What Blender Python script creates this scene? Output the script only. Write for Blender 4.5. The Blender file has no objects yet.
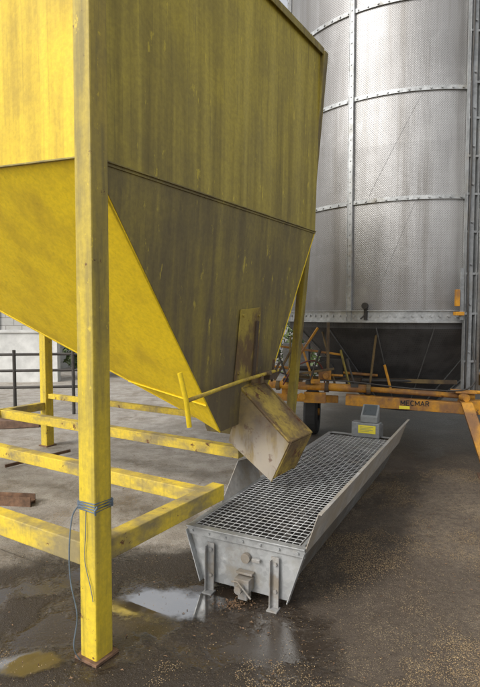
import bpy, math, random
from mathutils import Vector, Matrix, noise as mnoise
random.seed(7)
scene = bpy.context.scene
COL = scene.collection
V = Vector

# ------------------------------------------------------------ mesh helper
class MB:
    def __init__(s): s.v=[]; s.f=[]
    def add(s, vs, fs):
        o=len(s.v); s.v+=[tuple(v) for v in vs]; s.f+=[tuple(i+o for i in f) for f in fs]; return s
    def hexa(s, p):
        return s.add(p,[(0,3,2,1),(4,5,6,7),(0,1,5,4),(1,2,6,5),(2,3,7,6),(3,0,4,7)])
    def obox(s, c, ax, ay, az):
        c,ax,ay,az=V(c),V(ax),V(ay),V(az)
        return s.hexa([c-ax-ay-az,c+ax-ay-az,c+ax+ay-az,c-ax+ay-az,c-ax-ay+az,c+ax-ay+az,c+ax+ay+az,c-ax+ay+az])
    def beam(s, p, q, w, h, up=(0,0,1)):
        p,q,up=V(p),V(q),V(up); d=(q-p); L=d.length; d.normalize()
        side=d.cross(up)
        if side.length<1e-4: side=d.cross(V((0,1,0)))
        side.normalize(); u=side.cross(d).normalized()
        return s.obox((p+q)/2, d*L/2, side*w/2, u*h/2)
    def tube(s, pts, r, n=10, cap=True):
        pts=[V(p) for p in pts]; rings=[]; prev=None
        rr = r if isinstance(r,(list,tuple)) else [r]*len(pts)
        for i,p in enumerate(pts):
            t=(pts[min(i+1,len(pts)-1)]-pts[max(i-1,0)]).normalized()
            if prev is None:
                a=t.cross(V((0,0,1)))
                if a.length<1e-3: a=t.cross(V((0,1,0)))
            else:
                a=prev-t*prev.dot(t)
            a.normalize(); prev=a; b=t.cross(a)
            rings.append([p+(a*math.cos(2*math.pi*k/n)+b*math.sin(2*math.pi*k/n))*rr[i] for k in range(n)])
        vs=[v for r_ in rings for v in r_]; fs=[]
        for i in range(len(pts)-1):
            for k in range(n):
                fs.append((i*n+k,i*n+(k+1)%n,(i+1)*n+(k+1)%n,(i+1)*n+k))
        if cap:
            fs.append(tuple(range(n))[::-1]); fs.append(tuple((len(pts)-1)*n+k for k in range(n)))
        return s.add(vs,fs)
    def plate(s, pts, t, nrm=None):
        pts=[V(p) for p in pts]
        if nrm is None: nrm=(pts[1]-pts[0]).cross(pts[2]-pts[0]).normalized()
        nrm=V(nrm).normalized()*t; n=len(pts)
        vs=pts+[p+nrm for p in pts]
        fs=[tuple(range(n))[::-1],tuple(range(n,2*n))]+[(i,(i+1)%n,n+(i+1)%n,n+i) for i in range(n)]
        return s.add(vs,fs)
    def arcband(s, c, r0, r1, z0, z1, a0, a1, n):
        c=V(c); full=abs(a1-a0)>=2*math.pi-1e-4; vs=[]; m=n if full else n+1
        for i in range(m):
            a=a0+(a1-a0)*i/n; ca,sa=math.cos(a),math.sin(a)
            for r,z in((r0,z0),(r1,z0),(r1,z1),(r0,z1)): vs.append((c.x+ca*r,c.y+sa*r,z))
        fs=[]
        for i in range(n):
            j=(i+1)%m
            for k in range(4):
                fs.append((i*4+k,j*4+k,j*4+(k+1)%4,i*4+(k+1)%4))
        if not full: fs.append((0,1,2,3)); fs.append(((m-1)*4+3,(m-1)*4+2,(m-1)*4+1,(m-1)*4))
        return s.add(vs,fs)

def mk(name, mb, mat, parent=None, bevel=0, smooth=False, label=None, solid=0, uv=None, category=None, kind=None, group=None, recalc=True):
    me=bpy.data.meshes.new(name)
    vs=[V(v) for v in mb.v]
    lo=V((min(v.x for v in vs),min(v.y for v in vs),min(v.z for v in vs))); hi=V((max(v.x for v in vs),max(v.y for v in vs),max(v.z for v in vs)))
    c=(lo+hi)/2
    if parent is None: c.z=lo.z
    me.from_pydata([v-c for v in vs],[],mb.f); me.validate(); me.update()
    if recalc:
        import bmesh
        bm=bmesh.new(); bm.from_mesh(me); bmesh.ops.recalc_face_normals(bm,faces=bm.faces); bm.to_mesh(me); bm.free()
    if uv:
        l=me.uv_layers.new(name="UVMap")
        for lp in me.loops:
            l.data[lp.index].uv=uv(me.vertices[lp.vertex_index].co+c)
    ob=bpy.data.objects.new(name,me); COL.objects.link(ob)
    if mat: me.materials.append(mat)
    if parent is not None:
        ob.parent=parent; pw=parent; off=V((0,0,0))
        while pw is not None: off+=pw.location; pw=pw.parent
        ob.location=c-off
    else: ob.location=c
    if smooth:
        for p in me.polygons: p.use_smooth=True
    if solid:
        m=ob.modifiers.new("s","SOLIDIFY"); m.thickness=solid; m.offset=0
    if bevel:
        m=ob.modifiers.new("b","BEVEL"); m.width=bevel; m.segments=2; m.limit_method='ANGLE'; m.angle_limit=math.radians(40)
    if label: ob["label"]=label
    if category: ob["category"]=category
    if kind: ob["kind"]=kind
    if group: ob["group"]=group
    return ob
def empty(name, loc, label, category, group=None):
    e=bpy.data.objects.new(name,None); COL.objects.link(e); e.location=loc; e.empty_display_size=.1
    e["label"]=label; e["category"]=category
    if group: e["group"]=group
    return e

# ------------------------------------------------------------ materials
class NT:
    def __init__(s,name):
        s.m=bpy.data.materials.new(name); s.m.use_nodes=True; s.t=s.m.node_tree; s.n=s.t.nodes; s.l=s.t.links
        s.b=s.n["Principled BSDF"]; s.pos=s.n.new("ShaderNodeNewGeometry").outputs["Position"]
    def link(s,a,b): s.l.new(a,b)
    def setin(s,sock,v):
        if hasattr(v,"is_output"): s.link(v,sock)
        else:
            if isinstance(v,(tuple,list)) and len(v)==3 and sock.type=='RGBA': v=(*v,1)
            sock.default_value=v
    def noise(s,scale=1,detail=4,rough=.55,vec=None,sc=None,dist=0,loc=None):
        v=vec or s.pos
        if sc or loc:
            mp=s.n.new("ShaderNodeMapping"); s.link(v,mp.inputs[0])
            if sc: mp.inputs["Scale"].default_value=sc
            if loc: mp.inputs["Location"].default_value=loc
            v=mp.outputs[0]
        n=s.n.new("ShaderNodeTexNoise"); s.link(v,n.inputs["Vector"])
        n.inputs["Scale"].default_value=scale; n.inputs["Detail"].default_value=detail; n.inputs["Roughness"].default_value=rough; n.inputs["Distortion"].default_value=dist
        return n.outputs[0]
    def voro(s,scale,vec=None,feature='F1',rand=1,out="Distance",dim='3D'):
        n=s.n.new("ShaderNodeTexVoronoi"); n.feature=feature; n.voronoi_dimensions=dim
        s.link(vec or s.pos,n.inputs["Vector"]); n.inputs["Scale"].default_value=scale; n.inputs["Randomness"].default_value=rand
        return n.outputs[out]
    def ramp(s,f,a,b,lo=0,hi=1):
        n=s.n.new("ShaderNodeMapRange"); n.interpolation_type='SMOOTHSTEP'; s.link(f,n.inputs[0])
        for i,x in zip((1,2,3,4),(a,b,lo,hi)): n.inputs[i].default_value=x
        return n.outputs[0]
    def math(s,op,a,b=0,c=None):
        n=s.n.new("ShaderNodeMath"); n.operation=op; s.setin(n.inputs[0],a); s.setin(n.inputs[1],b)
        if c is not None: s.setin(n.inputs[2],c)
        return n.outputs[0]
    def mix(s,f,a,b,mode='MIX'):
        n=s.n.new("ShaderNodeMix"); n.data_type='RGBA'; n.blend_type=mode
        s.setin(n.inputs[0],f); s.setin(n.inputs[6],a); s.setin(n.inputs[7],b); return n.outputs[2]
    def sep(s,v=None):
        n=s.n.new("ShaderNodeSeparateXYZ"); s.link(v or s.pos,n.inputs[0]); return n.outputs
    def bump(s,h,strength=.3,dist=.01):
        n=s.n.new("ShaderNodeBump"); n.inputs["Strength"].default_value=strength; n.inputs["Distance"].default_value=dist
        s.link(h,n.inputs["Height"]); s.link(n.outputs[0],s.b.inputs["Normal"]); return n
    def out(s,color=None,rough=None,metal=None,spec=None):
        if color is not None: s.setin(s.b.inputs["Base Color"],color)
        if rough is not None: s.setin(s.b.inputs["Roughness"],rough)
        if metal is not None: s.setin(s.b.inputs["Metallic"],metal)
        if spec is not None: s.setin(s.b.inputs["Specular IOR Level"],spec)
        return s.m
    def ell(s,x,y,cx,cy,rx,ry,rot=0):
        c,sn=math.cos(rot),math.sin(rot)
        dx=s.math('SUBTRACT',x,cx); dy=s.math('SUBTRACT',y,cy)
        u=s.math('ADD',s.math('MULTIPLY',dx,c/rx),s.math('MULTIPLY',dy,sn/rx)); v=s.math('ADD',s.math('MULTIPLY',dx,-sn/ry),s.math('MULTIPLY',dy,c/ry))
        return s.math('SQRT',s.math('ADD',s.math('MULTIPLY',u,u),s.math('MULTIPLY',v,v)))

def yellow(name, base, dirt, lo, hi, rust=.67, streak=(7,7,.5), zdirt=None, chips=.0, rough=.45, chipscale=(1.6,1.6,.5), run=.35):
    t=NT(name)
    st=t.noise(1,9,.62,sc=streak)
    cl=t.noise(2.2,6,.6)
    d=t.math('ADD',t.math('MULTIPLY',st,.6),t.math('MULTIPLY',cl,.4))
    d=t.ramp(d,lo,hi)
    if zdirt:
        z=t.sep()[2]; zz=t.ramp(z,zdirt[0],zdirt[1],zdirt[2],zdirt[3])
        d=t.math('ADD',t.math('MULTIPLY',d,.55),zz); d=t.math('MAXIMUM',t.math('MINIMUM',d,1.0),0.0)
    c=t.mix(d,base,dirt)
    fine=t.noise(40,3,.7)
    c=t.mix(t.ramp(fine,.3,.7,0,.25),c,tuple(x*.5 for x in dirt))
    rn=t.noise(1,5,.7,sc=(38,38,.9)); c=t.mix(t.ramp(rn,.54,.74,0,run),c,tuple(x*.55 for x in dirt))
    if chips:
        ch=t.ramp(t.noise(11,8,.7,sc=chipscale),.62,.66,0,chips); c=t.mix(ch,c,tuple(min(1,x*1.35) for x in base))
    r=t.ramp(t.noise(9,8,.72,loc=(3,1,7)),rust,rust+.04)
    c=t.mix(r,c,(.13,.055,.025))
    t.bump(t.math('ADD',t.noise(18,6,.6),t.math('MULTIPLY',t.noise(2.4,3,.5),2.5)),.25,.006)
    return t.out(c,t.ramp(st,.2,.8,rough,rough+.25),0,.4)

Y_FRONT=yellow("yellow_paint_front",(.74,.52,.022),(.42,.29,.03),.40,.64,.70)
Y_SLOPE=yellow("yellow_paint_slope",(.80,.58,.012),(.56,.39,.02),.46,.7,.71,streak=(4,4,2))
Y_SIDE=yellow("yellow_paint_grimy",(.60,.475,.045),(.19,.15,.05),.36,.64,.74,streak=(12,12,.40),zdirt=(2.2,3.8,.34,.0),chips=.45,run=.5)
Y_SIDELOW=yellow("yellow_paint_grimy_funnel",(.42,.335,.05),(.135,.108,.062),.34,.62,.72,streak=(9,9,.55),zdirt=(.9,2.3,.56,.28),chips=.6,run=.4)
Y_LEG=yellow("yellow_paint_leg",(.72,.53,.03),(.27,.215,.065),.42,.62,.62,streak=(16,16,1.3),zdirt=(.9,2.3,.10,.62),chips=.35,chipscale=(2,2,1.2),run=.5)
Y_LEGDULL=yellow("yellow_paint_leg_dull",(.34,.27,.04),(.16,.12,.05),.40,.60,.66,streak=(14,14,1.6))
Y_RAIL=yellow("yellow_paint_rail",(.70,.51,.04),(.26,.21,.10),.42,.60,.61,streak=(3,3,6),rough=.6)
Y_CHUTE=yellow("yellow_paint_worn_chute",(.46,.33,.06),(.16,.105,.055),.40,.58,.56,streak=(5,5,5),rough=.6)
Y_ROD=yellow("yellow_paint_rod",(.60,.45,.04),(.30,.20,.06),.44,.62,.60,streak=(5,5,5),rough=.5)
Y_COVER=yellow("yellow_paint_rusted_cover",(.40,.31,.06),(.16,.105,.05),.46,.56,.62,streak=(6,6,3),rough=.7)
BROWNBAR=yellow("dull_brown_bar",(.20,.14,.06),(.09,.065,.045),.42,.56,.62,streak=(6,6,3),rough=.7)
ORANGE=yellow("orange_paint",(.60,.28,.02),(.24,.12,.05),.42,.60,.61,streak=(5,5,4))
def tan_mat():
    t=NT("dull_tan_worn_sheet"); a=t.noise(4,7,.62); b=t.noise(1,6,.6,sc=(8,8,2.0),loc=(2,0,0))
    z=t.sep()[2]
    c=t.mix(t.ramp(a,.38,.60),(.14,.105,.07),(.26,.195,.085))
    k=t.math('MULTIPLY',t.ramp(b,.42,.56,0,.8),t.ramp(z,.95,.62,0,1)); c=t.mix(k,c,(.32,.285,.24))
    c=t.mix(t.ramp(t.noise(9,6,.7),.57,.66,0,.8),c,(.12,.065,.04))
    t.bump(a,.25,.005); return t.out(c,.65)
TAN=tan_mat()

def t_comb(t,k):
    n=t.n.new("ShaderNodeCombineColor"); 
    for i in range(3): t.link(k,n.inputs[i])
    return n.outputs[0]
def simple(name,col,rough=.6,metal=0,var=.35,scale=12,bump=.2,spec=.5):
    t=NT(name); n=t.noise(scale,6,.65); n2=t.noise(scale*.18,3,.6)
    k=t.math('MULTIPLY',t.ramp(n,.25,.75,1-var,1+var),t.ramp(n2,.3,.7,1-var*.6,1+var*.6))
    c=t.mix(1.0,col,t_comb(t,k),'MULTIPLY'); t.bump(n,bump,.005)
    return t.out(c,t.ramp(n,.3,.7,max(rough-.1,0),min(rough+.12,1)),metal,spec)

def galv(name,col,dirt,dlo=.5,dhi=.72,rough=.42,metal=.6):
    t=NT(name)
    cell=t.voro(45,out="Color"); g=t.sep(cell)[0]
    k=t.math('MULTIPLY',t.ramp(g,0,1,.90,1.08),t.ramp(t.noise(5,6,.6),.3,.7,.78,1.12))
    c=t.mix(1.0,col,t_comb(t,k),'MULTIPLY')
    d=t.ramp(t.noise(4,8,.68),dlo,dhi,0,.85); c=t.mix(d,c,dirt)
    t.bump(t.noise(25,4,.6),.15,.003)
    m=t.math('MULTIPLY',t.math('SUBTRACT',1.0,d),metal)
    return t.out(c,t.ramp(t.noise(14,4,.6),.3,.7,rough,rough+.2),m)
GALV=galv("galvanised_steel",(.43,.44,.44),(.25,.225,.18))
GALV_OLD=galv("galvanised_steel_weathered",(.36,.36,.355),(.20,.165,.12),.40,.58,.5,.45)
GALV_DARK=galv("galvanised_steel_dull",(.27,.28,.285),(.19,.18,.16),.5,.7,.5,.45)
BODY=galv("muddy_shaded_galvanised_body",(.19,.185,.175),(.105,.085,.06),.38,.58,.6,.3)  # mud plus the shade below the side board, both put into the base colour
WING=galv("dusty_steel_sheet",(.42,.405,.38),(.31,.265,.20),.38,.62,.5,.25)
GRATE=galv("galvanised_mesh_wire",(.70,.71,.71),(.45,.41,.34),.55,.75,.35,.5)
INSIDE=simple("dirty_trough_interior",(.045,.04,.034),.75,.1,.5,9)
DARKSTEEL=simple("dark_steel",(.05,.045,.04),.6,.2)
RUST=simple("rusty_steel",(.15,.085,.05),.8,.1,.5,18,.5)
RUBBER=simple("rubber",(.02,.02,.02),.75)
CABLE=simple("grey_cable",(.24,.235,.23),.6)
CABLEBLUE=simple("blue_rope",(.10,.13,.16),.8)
HOSE=simple("red_brown_hose",(.14,.035,.025),.5)
BLACKMARK=simple("black_marking",(.012,.012,.012),.5,0,.1)
STICKER=simple("yellow_sticker",(.80,.68,.05),.45,0,.08)
GREYBOX=simple("grey_plastic",(.20,.21,.21),.5,0,.15)
DARKPANEL=simple("dark_display",(.05,.06,.065),.35,0,.15)

def drum_mat():
    t=NT("perforated_drum_sheet")
    uvn=t.n.new("ShaderNodeUVMap"); uv=uvn.outputs[0]
    s=t.sep(uv)
    rot=t.n.new("ShaderNodeMapping"); t.link(uv,rot.inputs[0]); rot.inputs["Rotation"].default_value=(0,0,math.radians(45)); rot.inputs["Scale"].default_value=(56,56,56)
    dots=t.voro(1,vec=rot.outputs[0],rand=0,dim='2D')
    hole=t.ramp(dots,.20,.40,1,0)
    big=t.noise(1.1,6,.62,vec=uv,sc=(1.2,.5,1))
    stk=t.noise(1,7,.65,vec=uv,sc=(5,.22,1)); stw=t.noise(1,3,.5,vec=uv,sc=(2.2,.10,1),loc=(5,0,0))
    c=t.mix(t.ramp(big,.35,.65),(.30,.295,.29),(.41,.405,.40))
    c=t.mix(t.ramp(stw,.40,.62,0,.55),c,(.21,.20,.19))
    c=t.mix(t.ramp(stk,.46,.68,0,.6),c,(.19,.175,.155))
    cell=t.n.new("ShaderNodeTexWhiteNoise"); cell.noise_dimensions='2D'
    cx=t.math('FLOOR',t.math('MULTIPLY',s[0],1/1.27)); cy=t.math('FLOOR',t.math('MULTIPLY',s[1],1/.585))
    cmb=t.n.new("ShaderNodeCombineXYZ"); t.link(cx,cmb.inputs[0]); t.link(cy,cmb.inputs[1]); t.link(cmb.outputs[0],cell.inputs[0])
    k=t.ramp(cell.outputs[0],0,1,.93,1.04); c=t.mix(1.0,c,t_comb(t,k),'MULTIPLY')
    c=t.mix(t.ramp(t.noise(2.2,7,.7,vec=uv,sc=(1,.7,1)),.52,.74,0,.4),c,(.52,.515,.51))
    c=t.mix(t.math('MULTIPLY',hole,t.ramp(t.noise(1.7,3,.6,vec=uv),.35,.65,.28,.45)),c,(.08,.075,.07))
    fr=t.math('FRACT',t.math('MULTIPLY',s[1],1/.585)); ln=t.ramp(fr,.0,.012,.25,0); c=t.mix(ln,c,(.17,.165,.16))
    c=t.mix(t.ramp(t.math('ADD',s[1],t.math('MULTIPLY',stk,.8)),1.75,2.45,.4,0),c,(.17,.155,.14))
    h=t.math('ADD',t.math('MULTIPLY',hole,-1),t.math('MULTIPLY',t.noise(1.4,2,.5,vec=uv),11))
    t.bump(h,.35,.004)
    return t.out(c,.42,.6)
DRUM=drum_mat()
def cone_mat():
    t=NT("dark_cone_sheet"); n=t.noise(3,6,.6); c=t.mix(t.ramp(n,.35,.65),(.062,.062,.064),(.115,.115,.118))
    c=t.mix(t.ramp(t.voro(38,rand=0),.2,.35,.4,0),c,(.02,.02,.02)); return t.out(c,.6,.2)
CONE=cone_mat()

PUD=[(-.43,2.80,.27,.15,-.06),(-.97,2.31,.16,.085,.15)]
def puddist(t,x,y,n):
    d=None
    for p in PUD:
        e=t.ell(x,y,*p); d=e if d is None else t.math('MINIMUM',d,e)
    return t.math('ADD',d,n)
def ground_mat():
    t=NT("wet_yard_concrete"); x,y,z=t.sep()
    n1=t.noise(.9,8,.62); n2=t.noise(4.5,9,.72); n3=t.noise(55,5,.75); n4=t.noise(1.6,6,.6,loc=(9,4,0)); n5=t.noise(2.1,10,.76,loc=(2,7,1)); n6=t.noise(160,3,.7); n7=t.noise(22,6,.75); n8=t.noise(.55,5,.6,loc=(4,4,0))
    c=t.mix(t.ramp(n1,.36,.62),(.105,.080,.057),(.165,.13,.095))
    c=t.mix(t.ramp(n5,.52,.68,0,.6),c,(.235,.185,.13))
    c=t.mix(t.ramp(n5,.30,.48,.6,0),c,(.058,.043,.031))
    c=t.mix(t.ramp(n8,.42,.56,.5,0),c,(.06,.045,.033))
    c=t.mix(t.ramp(n2,.32,.47,.4,0),c,(.05,.037,.026))
    c=t.mix(t.ramp(n7,.42,.56,.5,0),c,(.055,.04,.028))
    dx=t.math('ADD',t.math('ADD',x,t.math('MULTIPLY',y,-.30)),t.math('MULTIPLY',n4,.9))
    dry=t.math('MULTIPLY',t.ramp(dx,-.9,-.35,1,0),t.ramp(t.math('ADD',y,n4),3.3,4.2,0,1))
    cd=t.mix(t.ramp(n2,.35,.65),(.29,.262,.225),(.44,.41,.365))
    cd=t.mix(t.ramp(n5,.52,.62,0,.6),cd,(.17,.14,.105))
    cd=t.mix(t.ramp(n1,.50,.66,0,.5),cd,(.22,.19,.15))
    c=t.mix(t.math('MULTIPLY',dry,.92),c,cd)
    ex=t.math('DIVIDE',t.math('ADD',x,.85),1.25); ey=t.math('DIVIDE',t.math('SUBTRACT',y,2.45),1.0)
    dd=t.math('SQRT',t.math('ADD',t.math('MULTIPLY',ex,ex),t.math('MULTIPLY',ey,ey)))
    dd=t.math('ADD',dd,t.math('MULTIPLY',t.math('SUBTRACT',n4,.5),1.1))
    dd=t.math('ADD',dd,t.math('MULTIPLY',t.math('SUBTRACT',n2,.5),.45))
    wet=t.ramp(dd,.90,1.22,1,0)
    sx=t.math('ABSOLUTE',t.math('SUBTRACT',t.math('SUBTRACT',x,t.math('MULTIPLY',y,.53)),-1.0))
    trough_strip=t.math('MULTIPLY',t.ramp(t.math('ADD',sx,t.math('MULTIPLY',t.math('SUBTRACT',n2,.5),.8)),.1,.38,1,0),t.ramp(y,2.2,3,0,.7))  # darker, smoother strip of ground along the trough's right side
    trough_strip=t.math('MULTIPLY',trough_strip,t.ramp(n1,.35,.6,.3,1))
    far=t.math('MULTIPLY',t.ramp(y,5.0,6.4,0,.6),t.ramp(x,-.2,.8,0,1))
    w=t.math('MAXIMUM',wet,t.math('MAXIMUM',trough_strip,far))
    c=t.mix(t.math('MULTIPLY',w,.90),c,(.030,.022,.016))
    drift=t.ramp(n5,.44,.62,.08,1)
    sp=t.ramp(t.voro(120),.16,.36,1,0); gm=t.math('MULTIPLY',drift,t.ramp(w,.3,1,1,.1))
    c=t.mix(t.math('MULTIPLY',sp,gm),c,(.42,.325,.19))
    sp2=t.ramp(n3,.56,.66,0,.7); c=t.mix(sp2,c,(.025,.019,.013))
    c=t.mix(t.math('MULTIPLY',t.ramp(n6,.58,.68,0,.5),t.ramp(w,.3,1,1,.3)),c,(.36,.285,.18))
    j=t.ramp(t.math('ABSOLUTE',t.math('SUBTRACT',t.math('FRACT',t.math('MULTIPLY',t.math('ADD',y,t.math('MULTIPLY',x,.6)),.2)),.5)),0,.0025,1,0)
    c=t.mix(t.math('MULTIPLY',j,.6),c,(.03,.025,.02))
    film=t.math('MULTIPLY',wet,t.ramp(t.noise(2.6,5,.6,loc=(1,5,2)),.40,.56,0,1))
    r=t.math('ADD',t.ramp(w,.1,.75,.85,.34),t.ramp(n3,.3,.7,-.06,.1))
    r=t.math('SUBTRACT',r,t.math('MULTIPLY',film,.25)); r=t.math('MAXIMUM',r,.07)
    hb=t.math('MULTIPLY',t.math('ADD',t.math('ADD',t.math('MULTIPLY',n3,.5),t.math('MULTIPLY',n7,.8)),t.math('ADD',t.math('MULTIPLY',n2,1.0),t.math('MULTIPLY',sp,.3))),t.math('SUBTRACT',1.0,t.math('MULTIPLY',film,.92)))
    t.bump(hb,.7,.016)
    t.link(t.ramp(film,.2,1,1.45,1.75),t.b.inputs["IOR"])
    return t.out(c,r,0,.5)
GROUND=ground_mat()
def water_mat():
    t=NT("puddle_water"); x,y,z=t.sep()
    c=t.mix(t.ramp(t.noise(6,5,.6),.35,.7),(.040,.034,.028),(.08,.068,.055))
    t.b.inputs["IOR"].default_value=6.0
    t.bump(t.noise(7,3,.5),.03,.004)
    pn=t.math('ADD',t.math('MULTIPLY',t.math('SUBTRACT',t.noise(3.0,5,.55),.5),1.1),t.math('MULTIPLY',t.math('SUBTRACT',t.noise(12,6,.65),.5),.8))
    pd=puddist(t,x,y,pn)
    al=t.ramp(pd,.72,1.22,1,0)
    t.link(al,t.b.inputs["Alpha"])
    return t.out(c,t.ramp(pd,.5,1.1,.02,.14),0,.5)
WATER=water_mat()
def leafmat(name,a,b):
    t=NT(name); oi=t.voro(3.1,out="Color"); c=t.mix(t.ramp(t.noise(3,4,.6),.35,.65),a,b); c=t.mix(t.ramp(t.sep(oi)[0],0,1,0,.5),c,tuple(k*.5 for k in a))
    return t.out(c,.6)
LEAF=leafmat("foliage",(.045,.08,.02),(.10,.13,.035))
BARK=simple("bark",(.10,.075,.05),.9,0,.4,20,.8)
WALLM=simple("whitewashed_block",(.52,.52,.50),.85,0,.2,3,.4)
ROOF=simple("fibre_cement_roof",(.24,.24,.23),.85,0,.2,6,.3)
def block_mat():
    t=NT("pale_blockwork"); b=t.n.new("ShaderNodeTexBrick"); mp=t.n.new("ShaderNodeMapping"); t.link(t.pos,mp.inputs[0]); mp.inputs["Rotation"].default_value=(math.radians(90),0,0)
    t.link(mp.outputs[0],b.inputs[0]); b.inputs["Color1"].default_value=(.50,.49,.46,1); b.inputs["Color2"].default_value=(.40,.40,.38,1); b.inputs["Mortar"].default_value=(.25,.24,.22,1)
    b.inputs["Scale"].default_value=1; b.inputs["Brick Width"].default_value=.45; b.inputs["Row Height"].default_value=.22; b.inputs["Mortar Size"].default_value=.012
    c=t.mix(t.ramp(t.noise(2,6,.6),.4,.7,0,.5),b.outputs[0],(.22,.21,.17)); return t.out(c,.9)
BLOCK=block_mat()

# ------------------------------------------------------------ frames
C0=V((-.67,2.37,0)); ANG=math.radians(32)
A=V((math.sin(ANG),math.cos(ANG),0)); N=V((math.cos(ANG),-math.sin(ANG),0))
def W(a,n,z): return C0+A*a+N*n+V((0,0,z))
UP=V((0,0,1))
def smoothp(pts,n=6):
    out=[]; P_=[pts[0]]+pts+[pts[-1]]
    for i in range(1,len(P_)-2):
        for k in range(n):
            t=k/n; p0,p1,p2,p3=P_[i-1],P_[i],P_[i+1],P_[i+2]
            out.append(.5*((2*p1)+(p2-p0)*t+(2*p0-5*p1+4*p2-p3)*t*t+(3*p1-p0-3*p2+p3)*t*t*t))
    out.append(pts[-1]); return out

# ------------------------------------------------------------ ground
g=MB().add([(-250,-60,0),(250,-60,0),(250,400,0),(-250,400,0)],[(0,1,2,3)])
mk("ground",g,GROUND,kind="structure",label="wet brown concrete farmyard strewn with grain")
for pi,(cx,cy,rx,ry,rot) in enumerate(PUD):
    n=48; k=2.1
    vs=[(cx+math.cos(2*math.pi*i/n)*rx*k*math.cos(rot)-math.sin(2*math.pi*i/n)*ry*k*math.sin(rot),cy+math.cos(2*math.pi*i/n)*rx*k*math.sin(rot)+math.sin(2*math.pi*i/n)*ry*k*math.cos(rot),.003+.0007*pi) for i in range(n)]
    mk("water",MB().add(vs,[tuple(range(n))]),WATER,kind="structure",label="shallow rainwater puddle on the concrete",recalc=False)

# ------------------------------------------------------------ HOPPER BIN
BIN=empty("hopper_bin",tuple(W(1.23,-1.77,0)),"tall yellow steel grain hopper bin on legs, grimy and rust-streaked","hopper")
F0,F1,F2,F3=W(0,0,2.31),W(2.46,0,2.31),W(2.46,-3.54,2.40),W(0,-3.54,2.58)
T0_,T1_,T2_,T3_=W(0,0,3.82),W(2.46,.045,3.80),W(2.46,-3.54,3.80),W(0,-3.54,3.82)
O0,O1,O2,O3=W(1.2,-.12,.82),W(1.75,-.14,.84),W(1.75,-.50,.95),W(1.2,-.45,.95)
def quad(a,b,c,d,nx=6,ny=6):
    vs=[];fs=[]
    for j in range(ny+1):
        for i in range(nx+1):
            u,v=i/nx,j/ny
            vs.append((a*(1-u)+b*u)*(1-v)+(d*(1-u)+c*u)*v)
    for j in range(ny):
        for i in range(nx):
            k=j*(nx+1)+i; fs.append((k,k+1,k+nx+2,k+nx+1))
    return MB().add(vs,fs)
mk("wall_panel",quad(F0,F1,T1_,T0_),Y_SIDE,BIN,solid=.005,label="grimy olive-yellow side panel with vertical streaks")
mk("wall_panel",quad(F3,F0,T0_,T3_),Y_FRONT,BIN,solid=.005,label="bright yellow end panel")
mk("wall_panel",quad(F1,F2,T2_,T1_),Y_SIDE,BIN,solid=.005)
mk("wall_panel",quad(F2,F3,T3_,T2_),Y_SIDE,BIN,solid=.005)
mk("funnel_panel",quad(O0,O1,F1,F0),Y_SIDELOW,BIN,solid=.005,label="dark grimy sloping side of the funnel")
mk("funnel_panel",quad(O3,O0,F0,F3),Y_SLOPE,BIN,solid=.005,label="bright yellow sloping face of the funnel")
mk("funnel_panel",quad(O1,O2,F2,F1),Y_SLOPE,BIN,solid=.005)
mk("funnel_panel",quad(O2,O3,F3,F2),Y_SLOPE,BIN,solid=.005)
m=MB(); m.beam(F0+N*.010,F1+N*.010,.014,.007); m.beam(F0+N*.005-UP*.010,F1+N*.005-UP*.010,.006,.014)
m.beam(F0-A*.010,F3-A*.010,.016,.008)
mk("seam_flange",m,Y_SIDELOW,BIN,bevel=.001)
m=MB(); m.beam(T0_+N*.012,T1_+N*.012,.032,.010); m.beam(T0_+N*.026-UP*.025,T1_+N*.026-UP*.025,.007,.055); m.beam(T0_-A*.02,T3_-A*.02,.05,.012)
m.beam(T1_,T2_,.05,.05); m.beam(T2_,T3_,.05,.05)
mk("top_rim",m,Y_LEGDULL,BIN,bevel=.002)
m=MB(); m.tube([F0+V((0,0,-.03)),O0],.006,6); m.tube([F1,O1],.007,6); m.tube([F3,O3],.009,6)
pa=F0+(O0-F0)*.86; pb=F3+(O3-F3)*.885
m.beam(pa-A*.006-UP*.004,pb-A*.006-UP*.004,.010,.008)
mk("weld_strip",m,Y_SLOPE,BIN,smooth=False)
def leg(base,top,w,lab=None,mat=Y_LEG):
    l=MB(); l.hexa([base-A*w/2-N*w/2,base-A*w/2+N*w/2,base+A*w/2+N*w/2,base+A*w/2-N*w/2,top-A*w/2-N*w/2,top-A*w/2+N*w/2,top+A*w/2+N*w/2,top+A*w/2-N*w/2])
    L=mk("leg",l,mat,BIN,bevel=.008,label=lab)
    f=MB().obox(base+V((0,0,.007)),A*(w*.68),N*(w*.68),V((0,0,.007)))
    mk("foot_plate",f,RUST,L,bevel=.002)
    return L
leg(W(0,-.005,0),W(-.005,.018,3.80),.105,"corner leg, dull olive above and bright yellow below, rusty foot")
leg(W(2.47,-.29,0),W(2.48,.055,3.78),.07,"dull olive-brown leg",Y_LEGDULL)
leg(W(2.46,-3.54,0),W(2.46,-3.54,3.76),.11)
leg(W(0,-3.54,0),W(0,-3.54,3.80),.11)
def rail(p,q,w,h,lab=None):
    mk("rail",MB().beam(p,q,w,h),Y_RAIL,BIN,bevel=.005,label=lab)
rail(W(0,-.057,.490),W(0,-3.48,.490),.08,.11)
rail(W(.93,-.085,.475),W(.93,-3.54,.475),.09,.09)
rail(W(1.86,-.36,.50),W(1.86,-3.54,.50),.09,.09)
rail(W(2.46,-.36,.62),W(2.46,-3.48,.62),.06,.06)
rail(W(.055,-.035,.48),W(1.06,-.035,.475),.09,.10)
rail(W(.06,-3.54,.50),W(2.40,-3.54,.50),.08,.09)
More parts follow.
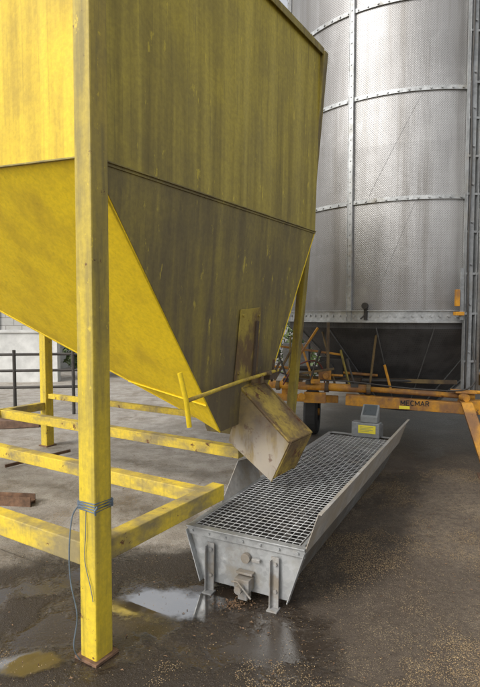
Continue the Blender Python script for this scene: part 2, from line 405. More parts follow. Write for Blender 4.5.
# chute
prof=[(-.12,1.085),(.276,.740),(.14,.455),(-.214,.695)]
a0,a1=1.457,1.80
m=MB()
P=[W(a0,n,z) for n,z in prof]; Q=[W(a1,n,z) for n,z in prof]
m.plate(P,.006,-A); m.plate(Q,.006,A)
m.plate([P[0],P[1],Q[1],Q[0]],.006); m.plate([P[0],P[3],Q[3],Q[0]],.006)
m.plate([P[1],P[1]*.1+P[2]*.9,Q[1]*.1+Q[2]*.9,Q[1]],.006)
CHUTE=mk("chute",m,Y_CHUTE,BIN,bevel=.0015,label="worn rust-stained discharge chute spout")
m=MB(); off=V((0,0,.012))
m.beam(P[1]+off,Q[1]+off,.022,.012); m.beam(P[0]+off,Q[0]+off,.03,.02); 
m.beam(P[0]+off,P[1]+off,.018,.012); m.beam(Q[0]+off,Q[1]+off,.018,.012)
mk("chute_flange",m,Y_CHUTE,CHUTE,bevel=.002)
cen=(P[0]+P[1]+P[2]+P[3])/4
m=MB(); m.plate([p*.985+cen*.015-A*.0075 for p in P],.003,-A)
mk("cheek_plate",m,TAN,CHUTE,label="dull tan worn metal cheek of the chute")
m=MB(); m.hexa([W(1.47,-.42,.74),W(1.47,-.205,.74),W(1.78,-.205,.74),W(1.78,-.42,.74),W(1.40,-.45,.95),W(1.40,-.16,.95),W(1.76,-.10,1.05),W(1.76,-.45,1.0)])
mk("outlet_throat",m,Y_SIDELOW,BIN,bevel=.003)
def sideface(a,z): 
    t=(2.31-z)/(2.31-.82); return W(a,-.13*t,z)
m=MB()
cpl=[sideface(1.33,1.14),sideface(1.64,1.14),sideface(1.62,1.66),sideface(1.35,1.64)]
m.plate([p+N*.008 for p in cpl],.008,N)
for a,z in((1.37,1.20),(1.60,1.20),(1.59,1.60),(1.38,1.60)):
    p=sideface(a,z); m.tube([p+N*.014,p+N*.028],.011,6)
CP=mk("cover_plate",m,Y_COVER,BIN,bevel=.002,label="patchy yellow and brown cover plate over the slide gate")
m=MB(); m.beam(sideface(1.57,1.10)+N*.024,sideface(1.57,1.56)+N*.024,.03,.012,up=N)
mk("guide_bar",m,BROWNBAR,CP)
m=MB(); m.tube([W(1.80,.0,1.19),W(1.2,.05,1.175),W(.57,.09,1.135)],.012,12)
SG=mk("slide_gate",m,Y_ROD,BIN,smooth=False,label="slide gate rod with yellow T-handle")
m=MB(); b0=W(.57,.09,1.135); m.tube([b0+V((-.035,-.005,.155)),b0+V((0,0,0)),b0+V((.015,.01,-.145))],.014,12)
mk("handle",m,Y_SLOPE,SG,label="bright yellow crossbar handle")
m=MB(); m.obox(W(1.72,-.02,1.16),A*.06,N*.03,UP*.03); m.obox(W(1.50,.0,1.15),A*.015,N*.04,UP*.025); m.tube([W(1.60,-.04,1.18),W(1.60,.05,1.19)],.02,8)
m.beam(W(1.80,-.05,1.10),W(1.80,-.03,1.27),.025,.012,up=N); m.tube([W(1.74,.0,1.17),W(1.76,.04,1.26)],.010,8)
mk("bracket",m,BROWNBAR,SG,bevel=.004)

def ringpts(z,r,c):
    return [c+A*x*r+N*y*r+V((0,0,z)) for x,y in((-1,-1),(-1,1),(1,1),(1,-1),(-1,-1))]
cc=W(0,-.001,0)
m=MB()
for k in range(6):
    z=.715+.0065*k; rp=ringpts(z,.0555,cc)
    for i,p in enumerate(rp): p.z+=(i%2)*.004*(1 if k%2 else -1)
    m.tube(rp,.0032,6)
m.tube([W(-.045,.058,.735),W(-.065,.066,.725),W(-.06,.064,.705)],.005,6)
b=W(-.056,-.058,.72)
pts=[b,b+V((-.022,-.015,-.05)),b+V((-.035,-.02,-.2)),b+V((-.03,-.02,-.35)),b+V((0,-.03,-.50)),b+V((-.015,-.04,-.64)),b+V((.01,-.03,-.71))]
m.tube(smoothp(pts),.0034,6)
pts2=[W(-.058,.0,.71),W(-.062,.0,.6),W(-.060,-.01,.48),W(-.063,.03,.36),W(-.060,.04,.3)]
m.tube(smoothp(pts2),.0020,6)
mk("rope",m,CABLEBLUE,label="blue-grey cord wrapped round the yellow leg, ends dangling",category="rope")

# ------------------------------------------------------------ TROUGH
TA=math.radians(27); At=V((math.sin(TA),math.cos(TA),0)); Nt=V((math.cos(TA),-math.sin(TA),0)); Tb=V((.03,2.89,0)); TL=2.76
def T(l,s,z): return Tb+At*l+Nt*s+V((0,0,z))
TR=empty("auger_trough",tuple(T(1.4,0,0)),"galvanised intake auger trough with wire mesh top under the chute","auger trough")
H=.357
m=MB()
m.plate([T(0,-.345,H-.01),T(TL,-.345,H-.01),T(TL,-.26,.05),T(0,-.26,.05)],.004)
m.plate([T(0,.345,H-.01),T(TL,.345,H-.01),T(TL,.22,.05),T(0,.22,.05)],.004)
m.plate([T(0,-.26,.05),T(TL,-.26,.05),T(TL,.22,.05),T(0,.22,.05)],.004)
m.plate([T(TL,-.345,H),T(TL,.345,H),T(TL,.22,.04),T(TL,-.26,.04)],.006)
mk("trough_body",m,BODY,TR,label="mud-stained trough sides, darkened for the shade under the board")
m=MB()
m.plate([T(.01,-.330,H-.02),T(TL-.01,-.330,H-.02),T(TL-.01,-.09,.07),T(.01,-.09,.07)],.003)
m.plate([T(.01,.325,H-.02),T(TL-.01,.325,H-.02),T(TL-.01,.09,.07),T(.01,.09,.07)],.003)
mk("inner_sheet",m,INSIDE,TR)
m=MB()
m.beam(T(-.01,-.352,H),T(TL,-.352,H),.035,.008); m.beam(T(-.01,-.369,H-.02),T(TL,-.369,H-.02),.005,.045)
m.beam(T(-.02,-.37,H+.001),T(-.02,.37,H+.001),.045,.008); m.beam(T(TL,-.35,H),T(TL,.35,H),.05,.008)
m.beam(T(-.01,.345,H),T(TL,.345,H),.02,.008)
mk("rim",m,GALV,TR,bevel=.0015)
m=MB(); m.plate([T(-.008,-.365,H),T(-.008,.365,H),T(-.008,.275,.045),T(-.008,-.275,.045)],.006,-At)
m.beam(T(-.028,-.368,H-.025),T(-.028,.368,H-.025),.004,.045)
m.beam(T(-.03,-.368,H-.02),T(-.03,-.272,.045),.04,.006,up=Nt); m.beam(T(-.03,.368,H-.02),T(-.03,.272,.045),.04,.006,up=Nt)
for i in range(7): 
    s=-.33+.11*i; m.tube([T(-.03,s,H-.025),T(-.042,s,H-.025)],.007,6)
EP=mk("end_plate",m,GALV,TR,bevel=.001,label="galvanised tapered end plate with strap feet")
for s in(-.205,.20):
    m=MB(); m.beam(T(-.042,s,.0),T(-.035,s,.285),.045,.008,up=At); m.beam(T(-.055,s-.02,.0),T(-.05,s-.02,.27),.006,.035,up=At)
    m.obox(T(-.06,s,.004),Nt*.03,At*.03,UP*.004)
    m.tube([T(-.04,s+.006,.25),T(-.055,s+.006,.25)],.011,6); m.tube([T(-.04,s+.006,.10),T(-.055,s+.006,.10)],.011,6)
    mk("foot",m,GALV_OLD,TR,bevel=.001)
m=MB()
m.obox(T(-.055,.02,.105),Nt*.045,At*.035,UP*.035); m.obox(T(-.04,.02,.16),Nt*.05,At*.02,UP*.006); m.tube([T(-.09,.02,.10),T(-.14,.02,.10)],.022,10)
m.tube([T(-.11,-.03,.13),T(-.12,.01,.14),T(-.115,.09,.06)],.006,6); m.obox(T(-.05,.02,.05),Nt*.028,At*.03,UP*.03)
m.tube([T(-.02,.02,.24),T(-.045,.02,.24)],.028,14); m.beam(T(-.035,.06,.24),T(-.035,.11,.24),.02,.02)
mk("bearing_latch",m,GALV_OLD,EP,bevel=.003)
m=MB(); nlen=16; w0=.325
for i in range(nlen+1):
    s=-w0+2*w0*i/nlen; m.beam(T(0,s,H+.004),T(TL-.12,s,H+.004),.0032,.0035)
l=.02
while l<TL-.12:
    m.beam(T(l,-w0,H+.0072),T(l,w0,H+.0072),.0032,.003); l+=.043
mk("mesh_grille",m,GRATE,TR,label="welded wire mesh safety grille")
m=MB(); m.tube([T(.0,0,.155),T(TL,0,.155)],.024,12)
turns=17; ns=turns*18; vs=[];fs=[]
for i in range(ns+1):
    th=2*math.pi*i/18; l=.03+(TL-.06)*i/ns
    for r in(.024,.085): vs.append(T(l,r*math.cos(th),.155+r*math.sin(th)))
for i in range(ns): fs.append((2*i,2*i+1,2*i+3,2*i+2))
m.add(vs,fs); mk("auger_screw",m,DARKSTEEL,TR,smooth=False,recalc=False)
m=MB(); m.plate([T(-.02,.352,H-.045),T(TL+.03,.352,H-.045),T(TL+.03,.435,H+.20),T(-.02,.435,H+.20)],.004)
m.beam(T(-.02,.445,H+.20),T(TL+.03,.445,H+.20),.022,.004)
mk("side_board",m,WING,TR,label="tall broad dusty side board leaning outward along the trough")
m=MB(); m.plate([T(.36,-.36,H),T(.98,-.36,H),T(.98,-.41,H+.16),T(.72,-.42,H+.19)],.004)
mk("side_board",m,WING,TR,label="short upright flap beside the chute")
m=MB(); m.obox(T(TL-.08,.05,H+.085),Nt*.14,At*.06,UP*.075)
m.obox(T(TL+.07,.05,H+.02),Nt*.12,At*.08,UP*.09)
DB=mk("drive_housing",m,GALV_DARK,TR,bevel=.006)
m=MB(); m.plate([T(TL-.143,-.02,H+.055),T(TL-.143,.155,H+.055),T(TL-.143,.155,H+.135),T(TL-.143,-.02,H+.135)],.003,-At)
DL=mk("warning_label",m,STICKER,DB,label="yellow warning label")
m=MB()
for i,(s0,s1,z) in enumerate(((.0,.13,.120),(.0,.11,.105),(.0,.13,.090),(.0,.09,.075))): m.beam(T(TL-.148,s0,H+z),T(TL-.148,s1,H+z),.002,.003)
mk("label_print",m,GREYBOX,DL)
def cbx(s,a_,z): return T(TL-.08+a_,s,H+z)
m=MB(); m.hexa([cbx(.0,-.058,.162),cbx(.17,-.058,.162),cbx(.17,.055,.162),cbx(.0,.055,.162),cbx(.0,-.058,.225),cbx(.17,-.058,.225),cbx(.17,.055,.335),cbx(.0,.055,.335)])
CB=mk("control_box",m,GREYBOX,TR,bevel=.008,label="grey electrical control box with sloping dark face")
m=MB(); m.plate([cbx(.02,-.046,.2415),cbx(.15,-.046,.2415),cbx(.15,.042,.3275),cbx(.02,.042,.3275)],.003)
mk("display_panel",m,DARKPANEL,CB)

# ------------------------------------------------------------ DRYER
DC=V((2.3,7.4,0)); R=1.62
DR=empty("grain_dryer",tuple(DC),"large cylindrical galvanised grain dryer on an orange chassis","grain dryer")
n=128; vs=[];fs=[]; zs=[1.52+ .4*i for i in range(14)]
for z in zs:
    for i in range(n):
        a=2*math.pi*i/n; vs.append((DC.x+R*math.cos(a),DC.y+R*math.sin(a),z))
for j in range(len(zs)-1):
    for i in range(n): fs.append((j*n+i,j*n+(i+1)%n,(j+1)*n+(i+1)%n,(j+1)*n+i))
def cyluv(p):
    a=math.atan2(p.y-DC.y,p.x-DC.x)
    if a<0: a+=2*math.pi
    return (a*R,p.z)
drum=mk("drum",MB().add(vs,fs),DRUM,DR,smooth=True,uv=cyluv,label="perforated silver steel drum, stained in vertical streaks")
m=MB(); vs=[(DC.x,DC.y,7.6)]+[(DC.x+R*math.cos(2*math.pi*i/n),DC.y+R*math.sin(2*math.pi*i/n),zs[-1]) for i in range(n)]
m.add(vs,[(0,1+i,1+(i+1)%n) for i in range(n)]); mk("roof_cone",m,GALV,DR,smooth=False)
def band(z,h,nm="band",t=.02):
    m=MB(); m.arcband(DC,R+.002,R+t,z-h/2,z+h/2,0,2*math.pi,128)
    nb=90
    for i in range(nb):
        a=2*math.pi*(i+.5)/nb
        if math.sin(a)<.2:
            p=DC+V((math.cos(a)*(R+t),math.sin(a)*(R+t),z)); m.tube([p,p+V((math.cos(a),math.sin(a),0))*.012],.012,6)
    return mk(nm,m,GALV,DR)
for z in(2.90,4.07,5.05,6.1): band(z,.045)
RG=MB(); RG.arcband(DC,R+.002,R+.035,1.52,1.66,0,2*math.pi,128); RG.arcband(DC,R+.035,R+.07,1.52,1.535,0,2*math.pi,128); RG.arcband(DC,R+.035,R+.06,1.65,1.66,0,2*math.pi,128)
for i in range(110):
    a=2*math.pi*(i+.5)/110
    if math.sin(a)<.2:
        p=DC+V((math.cos(a)*(R+.035),math.sin(a)*(R+.035),1.595)); RG.tube([p,p+V((math.cos(a),math.sin(a),0))*.014],.015,6)
mk("base_ring",RG,GALV,DR)
for k in range(8):
    a=math.radians(-128.3+45*k); rd=V((math.cos(a),math.sin(a),0)); tg=V((-rd.y,rd.x,0))
    m=MB(); c=DC+rd*(R+.035)
    m.obox(c+V((0,0,4.0)),tg*.028,rd*.006,UP*2.48); m.obox(c+tg*.028+rd*(-.008)+V((0,0,4.0)),tg*.003,rd*.02,UP*2.48); m.obox(c-tg*.028+rd*(-.008)+V((0,0,4.0)),tg*.003,rd*.02,UP*2.48)
    z=1.7
    while z<6.4 and math.sin(a)<.2:
        m.tube([c+V((0,0,z)),c+rd*.014+V((0,0,z))],.009,6); z+=.12
    mk("stiffener_strip",m,GALV,DR)
a=math.radians(-84.0); rd=V((math.cos(a),math.sin(a),0)); tg=V((-rd.y,rd.x,0)); c=DC+rd*(R+.12)
m=MB(); m.obox(c+V((0,0,3.55)),tg*.026,rd*.03,UP*2.85); m.obox(c+tg*.065+V((0,0,3.55)),tg*.003,rd*.04,UP*2.85); m.obox(c-tg*.05+V((0,0,3.55)),tg*.003,rd*.03,UP*2.85)
for z in(1.1,1.62,2.05,2.5,2.9,3.3,3.7,4.07,4.6,5.05): m.obox(c+tg*.03+rd*.012+V((0,0,z)),tg*.085,rd*.016,UP*.012); m.tube([c+rd*.03+V((0,0,z+.1)),c+rd*.045+V((0,0,z+.1))],.012,6)
mk("support_post",m,GALV_DARK,DR,bevel=.002)
m=MB(); m.tube([c+tg*.105+rd*.02+V((0,0,.75)),c+tg*.105+rd*.02+V((0,0,6.4))],.020,10)
mk("conduit_pipe",m,GALV,DR,smooth=True)
m=MB(); m.tube(smoothp([c-tg*.035+rd*.045+V((0,0,z+.0)) + tg*.008*((i%2)*2-1) for i,z in enumerate((.8,1.6,2.4,3.2,4.0,4.8,5.6,6.3))]),.008,8)
mk("cable",m,DARKSTEEL,DR,smooth=True)
m=MB(); q=DC+rd*(R+.16)-tg*.15
m.obox(q+V((0,0,1.79)),tg*.022,rd*.02,UP*.09); m.obox(q+tg*.02+V((0,0,1.62)),tg*.05,rd*.03,UP*.02)
mk("bracket",m,ORANGE,DR,bevel=.004)
m=MB(); q2=DC+rd*(R+.14)-tg*.09
m.obox(q2+V((0,0,1.83)),tg*.02,rd*.012,UP*.28)
mk("bracket",m,GALV_DARK,DR,bevel=.002)
a=math.radians(-121); rd2=V((math.cos(a),math.sin(a),0)); tg2=V((-rd2.y,rd2.x,0)); q=DC+rd2*(R+.05)
m=MB(); m.obox(q+V((0,0,1.63)),tg2*.018,rd2*.02,UP*.08); m.tube([q+rd2*.02+V((0,0,1.71)),q+rd2*.05+V((0,0,1.71))],.038,14); m.tube([q+rd2*.05+V((0,0,1.6)),q+rd2*.07-tg2*.04+V((0,0,1.56))],.01,6)
mk("latch",m,DARKSTEEL,DR,bevel=.002)
for (a0_,z0_,a1_,z1_) in((-103,2.86,-119,1.72),(-101,4.03,-121,2.95)):
    pts=[]
    for i in range(14):
        t=i/13; a=math.radians(a0_+(a1_-a0_)*t); pts.append(DC+V((math.cos(a)*(R+.001),math.sin(a)*(R+.001),z0_+(z1_-z0_)*t)))
    mk("cable",MB().tube(pts,.0018,5),CABLE,DR)
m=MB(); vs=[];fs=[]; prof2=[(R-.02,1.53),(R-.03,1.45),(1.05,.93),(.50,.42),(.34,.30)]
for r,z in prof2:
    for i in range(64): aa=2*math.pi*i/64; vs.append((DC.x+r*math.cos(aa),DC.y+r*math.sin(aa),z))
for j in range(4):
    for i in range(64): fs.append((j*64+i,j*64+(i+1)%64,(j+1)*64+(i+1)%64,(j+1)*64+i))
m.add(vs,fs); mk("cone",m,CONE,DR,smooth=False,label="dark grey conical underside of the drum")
for k in range(16):
    a=math.radians(-128.3+22.5*k+11); rd3=V((math.cos(a),math.sin(a),0))
    if rd3.y<.3: mk("cone_rib",MB().beam(DC+rd3*(R-.03)+V((0,0,1.46)),DC+rd3*(.50)+V((0,0,.42)),.010,.04),GALV_DARK,DR)
def cb(p,q,w,h,nm="chassis_beam",mat=ORANGE,bev=.006,lab=None): return mk(nm,MB().beam(p,q,w,h),mat,DR,bevel=bev,label=lab)
cb((1.20,5.86,.650),(2.42,5.52,.610),.10,.12,lab="orange front chassis beam with maker lettering")
mk("chassis_tube",MB().tube([(.25,6.15,.79),(1.2,5.90,.775),(1.45,5.84,.772)],.046,16),ORANGE,DR,smooth=True,label="thick round orange tube")
mk("chassis_tube",MB().tube([(1.44,5.84,.770),(2.50,5.50,.735)],.030,14),ORANGE,DR,smooth=True)
for x in(.45,1.0,1.45,1.9): 
    y=6.15-(x-.25)*.263; mk("collar",MB().tube([(x-.022,y+.006,.782-(x-.25)*.012),(x+.022,y-.006,.782-(x-.25)*.012)],.055 if x<1.5 else .040,14),BROWNBAR,DR)
mk("chassis_tube",MB().tube([(.1,6.6,.98),(1.1,6.5,.90),(1.7,6.4,.86)],.018,10),ORANGE,DR,smooth=False)
cb((.2,6.3,.62),(1.15,6.05,.62),.08,.08)
cb((.55,6.2,.66),(1.2,9.4,.66),.10,.16); cb((3.2,5.6,.66),(3.8,9.0,.66),.10,.16); cb((2.35,5.55,.62),(3.3,5.45,.62),.10,.15)
cb((.6,6.7,.80),(2.6,6.2,.80),.05,.05,mat=BROWNBAR)
for p,q,mt_ in(((.45,6.1,.75),(.95,6.35,1.45),ORANGE),((.72,6.05,1.42),(.40,6.2,.80),BROWNBAR),((1.15,6.2,.72),(1.02,6.6,1.50),BROWNBAR),((1.55,6.2,.72),(1.60,6.05,1.52),BROWNBAR),((2.9,5.7,.72),(2.9,5.95,1.52),BROWNBAR),
    ((.58,6.25,.70),(.62,6.35,1.35),Y_LEGDULL),((.90,6.15,.72),(.74,6.45,1.30),ORANGE),((.50,6.4,1.22),(1.25,6.35,1.12),ORANGE),((1.30,6.1,.74),(1.22,6.3,1.18),Y_LEGDULL),((1.75,6.0,.74),(1.70,6.1,1.02),ORANGE),((.62,6.1,.90),(1.10,6.05,.98),BROWNBAR)):
    cb(p,q,.018,.026,"brace",mt_,.003)
mk("brace",MB().beam((1.05,6.2,.74),(1.05,6.2,1.52),.03,.03,up=(0,1,0)),BROWNBAR,DR)
for (x,y,z,l,tilt) in((.80,5.95,.84,.30,.10),(1.30,5.86,.82,.22,-.07),(.55,6.02,.86,.26,-.09)):
    m=MB(); m.tube([(x,y,z),(x+tilt,y+.02,z+l)],.011,8); m.tube([(x+tilt,y+.02,z+l),(x+tilt*1.25,y+.02,z+l+.07)],.018,8); m.obox((x,y,z-.01),(.04,-.01,0),(.01,.03,0),(0,0,.02))
    mk("lever",m,DARKSTEEL,DR)
m=MB(); m.obox((1.15,6.5,.95),(.14,-.03,0),(.03,.12,0),(0,0,.12)); m.tube([(1.05,6.36,.95),(1.03,6.26,.95)],.10,20); m.tube([(1.05,6.3,.95),(.7,6.4,.95)],.03,10)
m.obox((1.45,6.6,.80),(.10,-.02,0),(.02,.1,0),(0,0,.08)); m.tube([(1.5,6.4,.80),(2.3,6.3,.80)],.025,10)
mk("gearbox",m,DARKSTEEL,DR,bevel=.006)
m=MB(); m.obox((.72,6.6,1.05),(.16,-.04,0),(.02,.06,0),(0,0,.20))
mk("belt_guard",m,GALV_DARK,DR,bevel=.008)
m=MB(); m.obox((1.0,6.1,.90),(.07,-.02,0),(.01,.05,0),(0,0,.05)); m.tube([(1.0,6.04,.90),(.99,5.99,.90)],.035,14); m.tube([(1.07,6.08,.90),(1.2,6.03,.90)],.014,8)
mk("valve_block",m,ORANGE,DR,bevel=.004)
m=MB(); m.obox((.86,5.93,.66),(.12,-.03,0),(.006,.03,0),(0,0,.06)); m.obox((.86,5.90,.85),(.05,-.01,0),(.01,.05,0),(0,0,.02)); m.tube([(.70,5.9,.68),(.70,5.84,.68)],.04,12)
mk("hitch_bracket",m,ORANGE,DR,bevel=.004)
m=MB(); m.tube([(2.36,5.50,.735),(2.37,5.40,.735)],.04,14); m.obox((2.40,5.5,.79),(.10,-.03,0),(.01,.04,0),(0,0,.015)); m.tube([(2.25,5.53,.80),(2.55,5.44,.79)],.018,10)
mk("joint_block",m,ORANGE,DR,bevel=.003)
jo=V((.11,-.03,0))
JL=mk("jack_leg",MB().hexa([V(p)+jo for p in[(2.30,5.05,.0),(2.42,5.02,.0),(2.44,5.10,.0),(2.32,5.13,.0),(2.18,5.38,.70),(2.29,5.35,.70),(2.31,5.43,.70),(2.20,5.46,.70)]]),ORANGE,DR,bevel=.006,label="orange splayed jack leg")
mk("foot_pad",MB().obox(V((2.37,5.08,.008))+jo,(.12,-.03,0),(.03,.10,0),(0,0,.008)),RUST,JL)
for c_ in(V((.98,7.0,.30)),V((3.9,6.9,.30))):
    ax=V((.97,-.24,0)); m=MB(); fr=V((.24,.97,0)); 
    pr=[(.13,-.085),(.27,-.09),(.30,-.06),(.30,.06),(.27,.09),(.13,.085)]; nn=32; vs=[];fs=[]
    for i in range(nn):
        th=2*math.pi*i/nn; rr=fr*math.cos(th)+UP*math.sin(th)
        for r,o in pr: vs.append(c_+rr*r+ax*o)
    for i in range(nn):
        for k in range(6): fs.append((i*6+k,((i+1)%nn)*6+k,((i+1)%nn)*6+(k+1)%6,i*6+(k+1)%6))
    wh=mk("wheel",MB().add(vs,fs),RUBBER,DR,smooth=False)
    m=MB(); m.tube([c_-ax*.05,c_+ax*.05],.135,24); m.tube([c_-ax*.10,c_+ax*.10],.05,12)
    mk("rim",m,ORANGE,wh)
mk("hose",MB().tube(smoothp([V((.5,6.0,.80)),V((.62,5.95,1.0)),V((.85,6.0,1.08)),V((.98,6.1,.95)),V((1.0,6.1,.7))]),.009,8),HOSE,DR,smooth=True)
mk("hose",MB().tube(smoothp([V((.3,6.15,1.0)),V((.7,5.98,.87)),V((1.2,5.83,.86)),V((2.0,5.6,.80)),V((2.45,5.45,.86)),V((2.5,5.6,1.3))]),.008,8),DARKSTEEL,DR,smooth=True)
bx=V((1.22,-.34,0)).normalized(); bn=V((bx.y,-bx.x,0))
STROKES={'M':[((0,0),(0,1)),((0,1),(.4,.25)),((.4,.25),(.8,1)),((.8,1),(.8,0))],
 'E':[((0,0),(0,1)),((0,1),(.6,1)),((0,.5),(.5,.5)),((0,0),(.6,0))],
 'C':[((.62,.88),(.42,1)),((.42,1),(.2,1)),((.2,1),(0,.75)),((0,.75),(0,.25)),((0,.25),(.2,0)),((.2,0),(.42,0)),((.42,0),(.62,.12))],
 'A':[((0,0),(.36,1)),((.36,1),(.72,0)),((.14,.35),(.58,.35))],
 'R':[((0,0),(0,1)),((0,1),(.45,1)),((.45,1),(.6,.87)),((.6,.87),(.6,.62)),((.6,.62),(.45,.5)),((.45,.5),(0,.5)),((.3,.5),(.64,0))]}
h=.050; xcur=0; wid={'M':.8,'E':.6,'C':.62,'A':.72,'R':.64}
tot=sum(wid[ch] for ch in "MECMAR")*h+5*.32*h
BM0=V((1.20,5.86,.650)); BM1=V((2.42,5.52,.610))
cpos=BM0.lerp(BM1,.585)+bn*.0535+V((0,0,.020-h/2))-bx*tot/2
m=MB()
for ch in "MECMAR":
    for (p0,p1) in STROKES[ch]:
        a_=cpos+bx*(xcur+p0[0]*h)+UP*p0[1]*h; b_=cpos+bx*(xcur+p1[0]*h)+UP*p1[1]*h
        m.beam(a_,b_,.009,.003,up=bn)
    xcur+=(wid[ch]+.32)*h
mk("lettering",m,BLACKMARK,DR,label="dark maker lettering on the beam")
pc=BM0.lerp(BM1,.50)+bn*.053-UP*.034
mk("small_plate",MB().obox(pc,bx*.055,bn*.002,UP*.017),STICKER,DR,label="small yellow plate on the beam")

# ------------------------------------------------------------ yard bits
m=MB(); p,q=V((-3.6,4.55,.0)),V((-1.75,4.32,.0))
m.beam(p+UP*.03,q+UP*.03,.10,.008); m.beam(p+V((0,-.05,.04)),q+V((0,-.05,.04)),.008,.08); m.beam(p+V((0,.05,.04)),q+V((0,.05,.04)),.008,.08)
mk("steel_channel",m,RUST,label="rusty steel channel lying on the concrete",category="steel channel")
m=MB(); m.beam((-2.45,5.35,.03),(-1.95,5.9,.05),.02,.03); mk("steel_rod",m,RUST,label="rusty bar lying under the hopper frame",category="metal bar")
RA=empty("steel_barrier",(-4.2,8.2,0),"dark tubular steel barrier standing behind the hopper","barrier")
for z in(.45,.72,.98): mk("rail",MB().tube([(-5.6,8.0,z),(-2.6,8.4,z)],.022,8),DARKSTEEL,RA)
for x in(-5.5,-4.6,-3.6,-2.7): mk("post",MB().tube([(x,8.0+(x+5.6)*.133,0),(x,8.0+(x+5.6)*.133,1.05)],.028,8),DARKSTEEL,RA)
TIM=simple("old_timber",(.16,.10,.07),.9,0,.4,9,.6)
for p,q,w_,h_ in(((-4.3,7.2,.06),(-2.9,7.5,.06),.3,.11),((-4.4,7.5,.17),(-3.1,7.55,.17),.12,.1)):
    mk("timber_beam",MB().beam(p,q,w_,h_),TIM,label="old brown timber lying on the ground behind the hopper",category="timber",bevel=.006)

SH=empty("farm_shed",(-9,17,0),"low farm shed with pale block walls and grey roof","shed")
m=MB(); m.obox((-9.5,17,1.3),(4.2,0,0),(0,2.5,0),(0,0,1.3)); mk("wall",m,BLOCK,SH)
m=MB(); m.plate([(-14,14.2,2.5),(-5,14.2,2.5),(-5,17,3.5),(-14,17,3.5)],.08); m.plate([(-14,19.8,2.5),(-5,19.8,2.5),(-5,17,3.5),(-14,17,3.5)],.08); mk("roof",m,ROOF,SH)
m=MB(); m.obox((-7.6,14.47,1.0),(.9,0,0),(0,.03,0),(0,0,1.0)); mk("door",m,DARKSTEEL,SH)
m=MB(); m.obox((-6.8,12.5,.6),(2.4,.1,0),(0,.11,0),(0,0,.6)); m.obox((-6.8,12.5,1.22),(2.45,.1,0),(0,.15,0),(0,0,.03))
mk("wall",m,WALLM,label="low whitewashed yard wall",category="wall")

def leafcloud(blobs,count,size):
    vs=[];fs=[]
    for _ in range(count):
        c,r=random.choice(blobs); c=V(c)
        d=V((random.gauss(0,1),random.gauss(0,1),random.gauss(0,1))).normalized()*(random.random()**.35)
        if mnoise.noise((c+d*r)*1.3)>.22: continue
        p=c+V((d.x*r,d.y*r,d.z*r*.8)); s=size*random.uniform(.5,1.3)
        a=V((random.gauss(0,1),random.gauss(0,1),random.gauss(0,1))).normalized(); b=a.orthogonal().normalized()
        o=len(vs); vs+=[p-a*s,p-b*s*.5,p+a*s,p+b*s*.5]; fs.append((o,o+1,o+2,o+3))
    return MB().add(vs,fs)
def tree(x,y,h,cr,seed,name="tree"):
    random.seed(seed); e=empty(name,(x,y,0),"leafy green tree behind the yard","tree","trees behind the yard")
    m=MB(); top=V((x+random.uniform(-.3,.3),y,h*.7)); m.tube([(x,y,0),(x+.05,y,h*.3),top],[.22,.17,.05],8); blobs=[]
    for i in range(9):
        a=random.uniform(0,6.28); z0=h*random.uniform(.28,.6); b0=V((x,y,z0)); b1=V((x+math.cos(a)*cr*random.uniform(.5,.9),y+math.sin(a)*cr*.8,z0+h*random.uniform(.1,.35)))
        m.tube([b0,(b0+b1)/2+V((0,0,.2)),b1],[.09,.055,.02],6); blobs.append((b1,cr*random.uniform(.35,.6)))
    blobs.append((top,cr*.6)); mk("trunk",m,BARK,e); mk("crown",leafcloud(blobs,6000,.13),LEAF,e,recalc=False)
for i,(x,y,h,cr) in enumerate(((-1.2,24,5.0,1.8),(2.2,17,5,2.0),(-4.6,26,6,2.3),(5.2,18,7,2.6),(.6,27,6,2.4),(-8.5,25,6.5,2.6),(9.5,19,7.5,2.8))): tree(x,y,h,cr,20+i)
random.seed(99)
blobs=[((x+random.uniform(-.3,.3),13.6+random.uniform(-.3,.3)+abs(x)*.05,random.uniform(.5,1.2)),random.uniform(.5,.9)) for x in [i*.5 for i in range(-8,24)]]
mk("hedge",leafcloud(blobs,22000,.07),LEAF,label="overgrown green hedge at the yard edge",category="hedge",recalc=False)

# spilled grain
random.seed(3); GR=NT("grain"); GM=GR.out(GR.mix(GR.ramp(GR.voro(60,out="Distance"),0,.6),(.48,.36,.19),(.29,.20,.10)),.7)
vs=[];fs=[];cnt=0
oct_f=[(0,2,4),(2,1,4),(1,3,4),(3,0,4),(2,0,5),(1,2,5),(3,1,5),(0,3,5)]
def grain(x,y,z=0.004):
    a=random.uniform(0,3.14); L=random.uniform(.0022,.0038); w=L*.42; c,s_=math.cos(a),math.sin(a); o=len(vs)
    for dx,dy,dz in((L,0,0),(-L,0,0),(0,w,0),(0,-w,0),(0,0,w),(0,0,-w)): vs.append((x+dx*c-dy*s_,y+dx*s_+dy*c,z+dz))
    fs.extend([tuple(i+o for i in f) for f in oct_f])
while cnt<60000:
    x=random.uniform(-1.5,2.6); y=1.75+3.6*random.random()**1.4
    d=mnoise.noise(V((x*1.3,y*1.3,3)))*1.0+mnoise.noise(V((x*4.5,y*4.5,9)))*.7+mnoise.noise(V((x*15,y*15,5)))*.3+.06
    e=(x-.43)-(y-2.85)*.50
    if 0<e<.45 and y<5.3: d+=.34*(1-e/.45)
    if x<-.15: d-=.30
    if random.random()>max(.035 if x>-.2 else .010,d*1.5): continue
    grain(x,y); cnt+=1
mk("spilled_grain",MB().add(vs,fs),GM,label="wheat grains scattered over the wet concrete",category="grain",kind="stuff",recalc=False)
vs=[];fs=[]
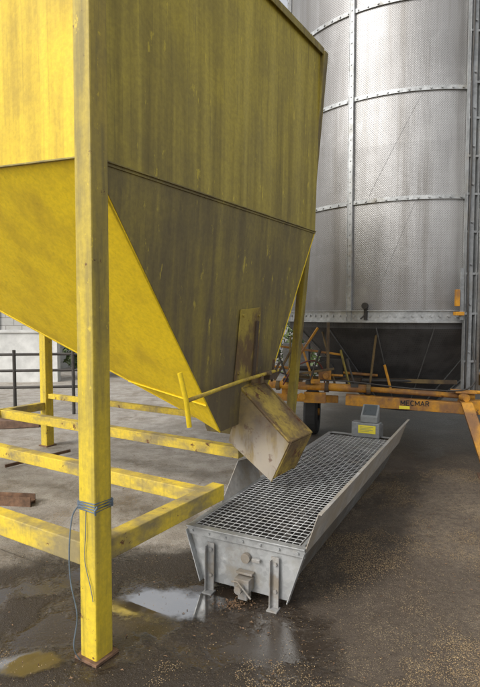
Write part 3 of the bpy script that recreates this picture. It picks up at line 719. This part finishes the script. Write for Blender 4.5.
for _ in range(1100):
    x=random.uniform(-1.4,2.4); y=random.uniform(1.9,6); s=random.uniform(.004,.012)
    if random.random()<.18: x=-.03+random.gauss(0,.05); y=2.80+random.gauss(0,.03); s*=.8
    a=random.uniform(0,6.3); c,s_=math.cos(a),math.sin(a); o=len(vs)
    for dx,dy,dz in((-s,0,.004),(0,-s*.4,.007),(s,0,.005),(0,s*.4,.009)): vs.append((x+dx*c-dy*s_,y+dx*s_+dy*c,dz))
    fs.append((o,o+1,o+2,o+3))
mk("chaff_litter",MB().add(vs,fs),simple("dead_leaf",(.16,.095,.05),.8,0,.5,30),label="brown leaf scraps and chaff littering the concrete",category="litter",kind="stuff",recalc=False)

# ------------------------------------------------------------ light, world, camera
sd=V((-.75,-.66,0)).normalized(); el=math.radians(38)
sv=V((sd.x*math.cos(el),sd.y*math.cos(el),math.sin(el)))
li=bpy.data.lights.new("sun",'SUN'); li.energy=1.4; li.angle=math.radians(16); li.color=(1,.95,.88)
lo=bpy.data.objects.new("sun",li); COL.objects.link(lo); lo.rotation_euler=(-sv).to_track_quat('-Z','Y').to_euler(); lo.location=(0,0,10)
w=bpy.data.worlds.new("World"); scene.world=w; w.use_nodes=True; nt=w.node_tree
sky=nt.nodes.new("ShaderNodeTexSky"); sky.sky_type='NISHITA'; sky.sun_disc=False; sky.sun_elevation=el; sky.sun_rotation=math.atan2(sv.x,sv.y); sky.dust_density=4; sky.air_density=1.2
hs=nt.nodes.new("ShaderNodeHueSaturation"); hs.inputs["Saturation"].default_value=.15; hs.inputs["Value"].default_value=1.45
nt.links.new(sky.outputs[0],hs.inputs["Color"]); nt.links.new(hs.outputs[0],nt.nodes["Background"].inputs[0]); nt.nodes["Background"].inputs[1].default_value=.15
cam=bpy.data.cameras.new("camera"); co=bpy.data.objects.new("camera",cam); COL.objects.link(co); co.location=(0,0,1.6)
cam.sensor_fit='VERTICAL'; cam.sensor_height=24; cam.lens=24*520/687; co.rotation_euler=(math.radians(90-3.08),0,0); cam.clip_end=1000; cam.clip_start=.05
scene.camera=co
scene.view_settings.view_transform='Standard'; scene.view_settings.look='None'; scene.view_settings.exposure=0
